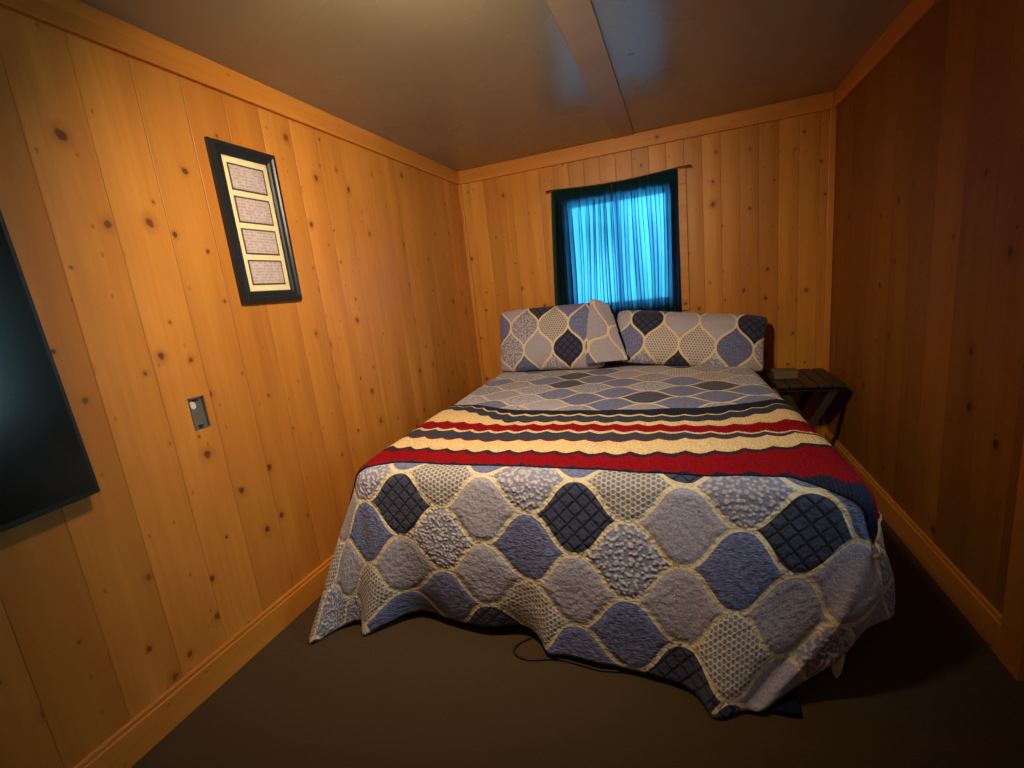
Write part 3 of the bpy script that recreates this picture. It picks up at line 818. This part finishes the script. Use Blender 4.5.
# ---------------------------------------------------------------- folding side table and the box on it
tx0, tx1, ty0_, ty1_, tz = .535, .905, 3.13, 3.63, .60
tb = thing('side_table', 'small dark slatted folding table in the corner beside the bed', 'table', ((tx0 + tx1) / 2, (ty0_ + ty1_) / 2, 0))
ns = 5; sw = (tx1 - tx0) / ns
for i in range(ns):
    bx('slat', (tx0 + i * sw + .004, tx0 + (i + 1) * sw - .004, ty0_, ty1_, tz - .018, tz), M_TABLE, tb, bevel=.003)
for y in (ty0_ + .03, ty1_ - .07):
    bx('cross_rail', (tx0 + .01, tx1 - .01, y, y + .035, tz - .045, tz - .018), M_TABLE, tb, bevel=.002)
for y, sgn in ((ty0_ + .05, 1), (ty0_ + .085, -1), (ty1_ - .09, 1), (ty1_ - .055, -1)):
    bm = bmesh.new(); a, b = (tx1 - .05, tx0 + .03) if sgn > 0 else (tx0 + .05, tx1 - .03)
    beam(bm, (a, y, tz - .04), (b, y, .004), .022, .04, (0, 1, 0)); obj('leg', bm, M_TABLE, tb, bevel=.002)
for x in (tx0 + .06, tx1 - .06):
    bm = bmesh.new(); tube(bm, [(x, ty0_ + .05, .05), (x, ty1_ - .05, .05)], .009, 8); obj('stretcher', bm, M_TABLE, tb, smooth=True)
cb = thing('cardboard_box', 'small flat tan box lying on the dark slatted table', 'box', (.615, 3.36, tz))
bx('box_body', (.56, .69, 3.32, 3.44, tz + .001, tz + .036), M_TAN, cb, bevel=.003)
bx('box_lid', (.557, .693, 3.317, 3.443, tz + .036, tz + .05), M_TAN, cb, bevel=.003)

# ---------------------------------------------------------------- things on the floor by the foot of the bed
bm = bmesh.new()
pts = []
ctl = [(-.50, 1.62, .006), (-.57, 1.50, .006), (-.635, 1.42, .006), (-.63, 1.375, .006), (-.57, 1.36, .006), (-.47, 1.385, .006), (-.38, 1.38, .006), (-.30, 1.372, .006), (-.2, 1.40, .006), (-.1, 1.5, .006), (0, 1.7, .006)]
for i in range(len(ctl) - 1):
    p = [Vector(ctl[max(0, i-1)]), Vector(ctl[i]), Vector(ctl[i+1]), Vector(ctl[min(len(ctl)-1, i+2)])]
    for k in range(8):
        t = k / 8; pts.append(.5 * (2*p[1] + (p[2]-p[0])*t + (2*p[0]-5*p[1]+4*p[2]-p[3])*t*t + (3*p[1]-p[0]-3*p[2]+p[3])*t**3))
tube(bm, pts, .004, 8)
tag(obj('cord', bm, M_CORD, None, (-.5, 1.4, 0), smooth=True), 'thin dark cord looping out from under the quilt hem', 'cord')
bm = bmesh.new(); box(bm, .11, .30, 1.33, 1.66, .001, .034)
bmesh.ops.subdivide_edges(bm, edges=bm.edges[:], cuts=5, use_grid_fill=True)
for v in bm.verts:
    if v.co.z > .02: v.co.z += .004 * noise.noise(v.co * 14) - .015 * max(0, (1.37 - v.co.y) / .045)
tag(obj('storage_bag', bm, M_NAVYCLOTH, None, (.16, 1.5, 0), smooth=False, bevel=.006), 'flat navy cloth bag on the carpet under the quilt corner', 'bag')

# ---------------------------------------------------------------- light
def lamp(name, kind, loc, energy, col, **kw):
    L = bpy.data.lights.new(name, kind); L.energy = energy; L.color = col
    for k, v in kw.items(): setattr(L, k, v)
    o = bpy.data.objects.new(name, L); C.objects.link(o); o.location = loc; return o
sp = lamp('ceiling_lamp', 'SPOT', (-.5, .92, 2.2), 175, (1.0, .80, .55), shadow_soft_size=.09, spot_size=math.radians(140), spot_blend=1.0)
sp.rotation_euler = (Vector((-1.15, 2.45, 1.08)) - sp.location).to_track_quat('-Z', 'Y').to_euler()
lamp('back_fill', 'POINT', (-.2, -.6, 1.9), 3, (1.0, .78, .54), shadow_soft_size=.2)  # soft fill added behind the camera, not a lamp of the room

wd = bpy.data.worlds.new('outdoors'); SC.world = wd; wd.use_nodes = True
nt = wd.node_tree; nt.nodes.clear()
o = nt.nodes.new('ShaderNodeOutputWorld'); bg = nt.nodes.new('ShaderNodeBackground')
tc = nt.nodes.new('ShaderNodeTexCoord'); nz = nt.nodes.new('ShaderNodeTexNoise'); nz.inputs['Scale'].default_value = 5; nz.inputs['Detail'].default_value = 4
rp = nt.nodes.new('ShaderNodeValToRGB'); rp.color_ramp.elements[0].position = .35; rp.color_ramp.elements[0].color = (.25, .6, .6, 1)
rp.color_ramp.elements[1].position = .68; rp.color_ramp.elements[1].color = (.5, .85, 1.15, 1)
nt.links.new(tc.outputs['Generated'], nz.inputs['Vector']); nt.links.new(nz.outputs[0], rp.inputs[0]); nt.links.new(rp.outputs[0], bg.inputs[0])
bg.inputs[1].default_value = 6.5; nt.links.new(bg.outputs[0], o.inputs[0])

# ---------------------------------------------------------------- camera
cd = bpy.data.cameras.new('camera'); cam = bpy.data.objects.new('camera', cd); C.objects.link(cam)
r = Vector((0.93684493, 0.33294155, -0.10710507)); d = Vector((-0.03193311, -0.22353043, -0.97417371)); f = Vector((-0.34828415, 0.9160699, -0.19878149))
cam.matrix_world = Matrix(((r.x, -d.x, -f.x, 0), (r.y, -d.y, -f.y, 0), (r.z, -d.z, -f.z, 1.35), (0, 0, 0, 1)))
cd.sensor_width = 36; cd.sensor_fit = 'HORIZONTAL'; cd.lens = 460.516 / 1024 * 36; cd.clip_start = .02
SC.camera = cam
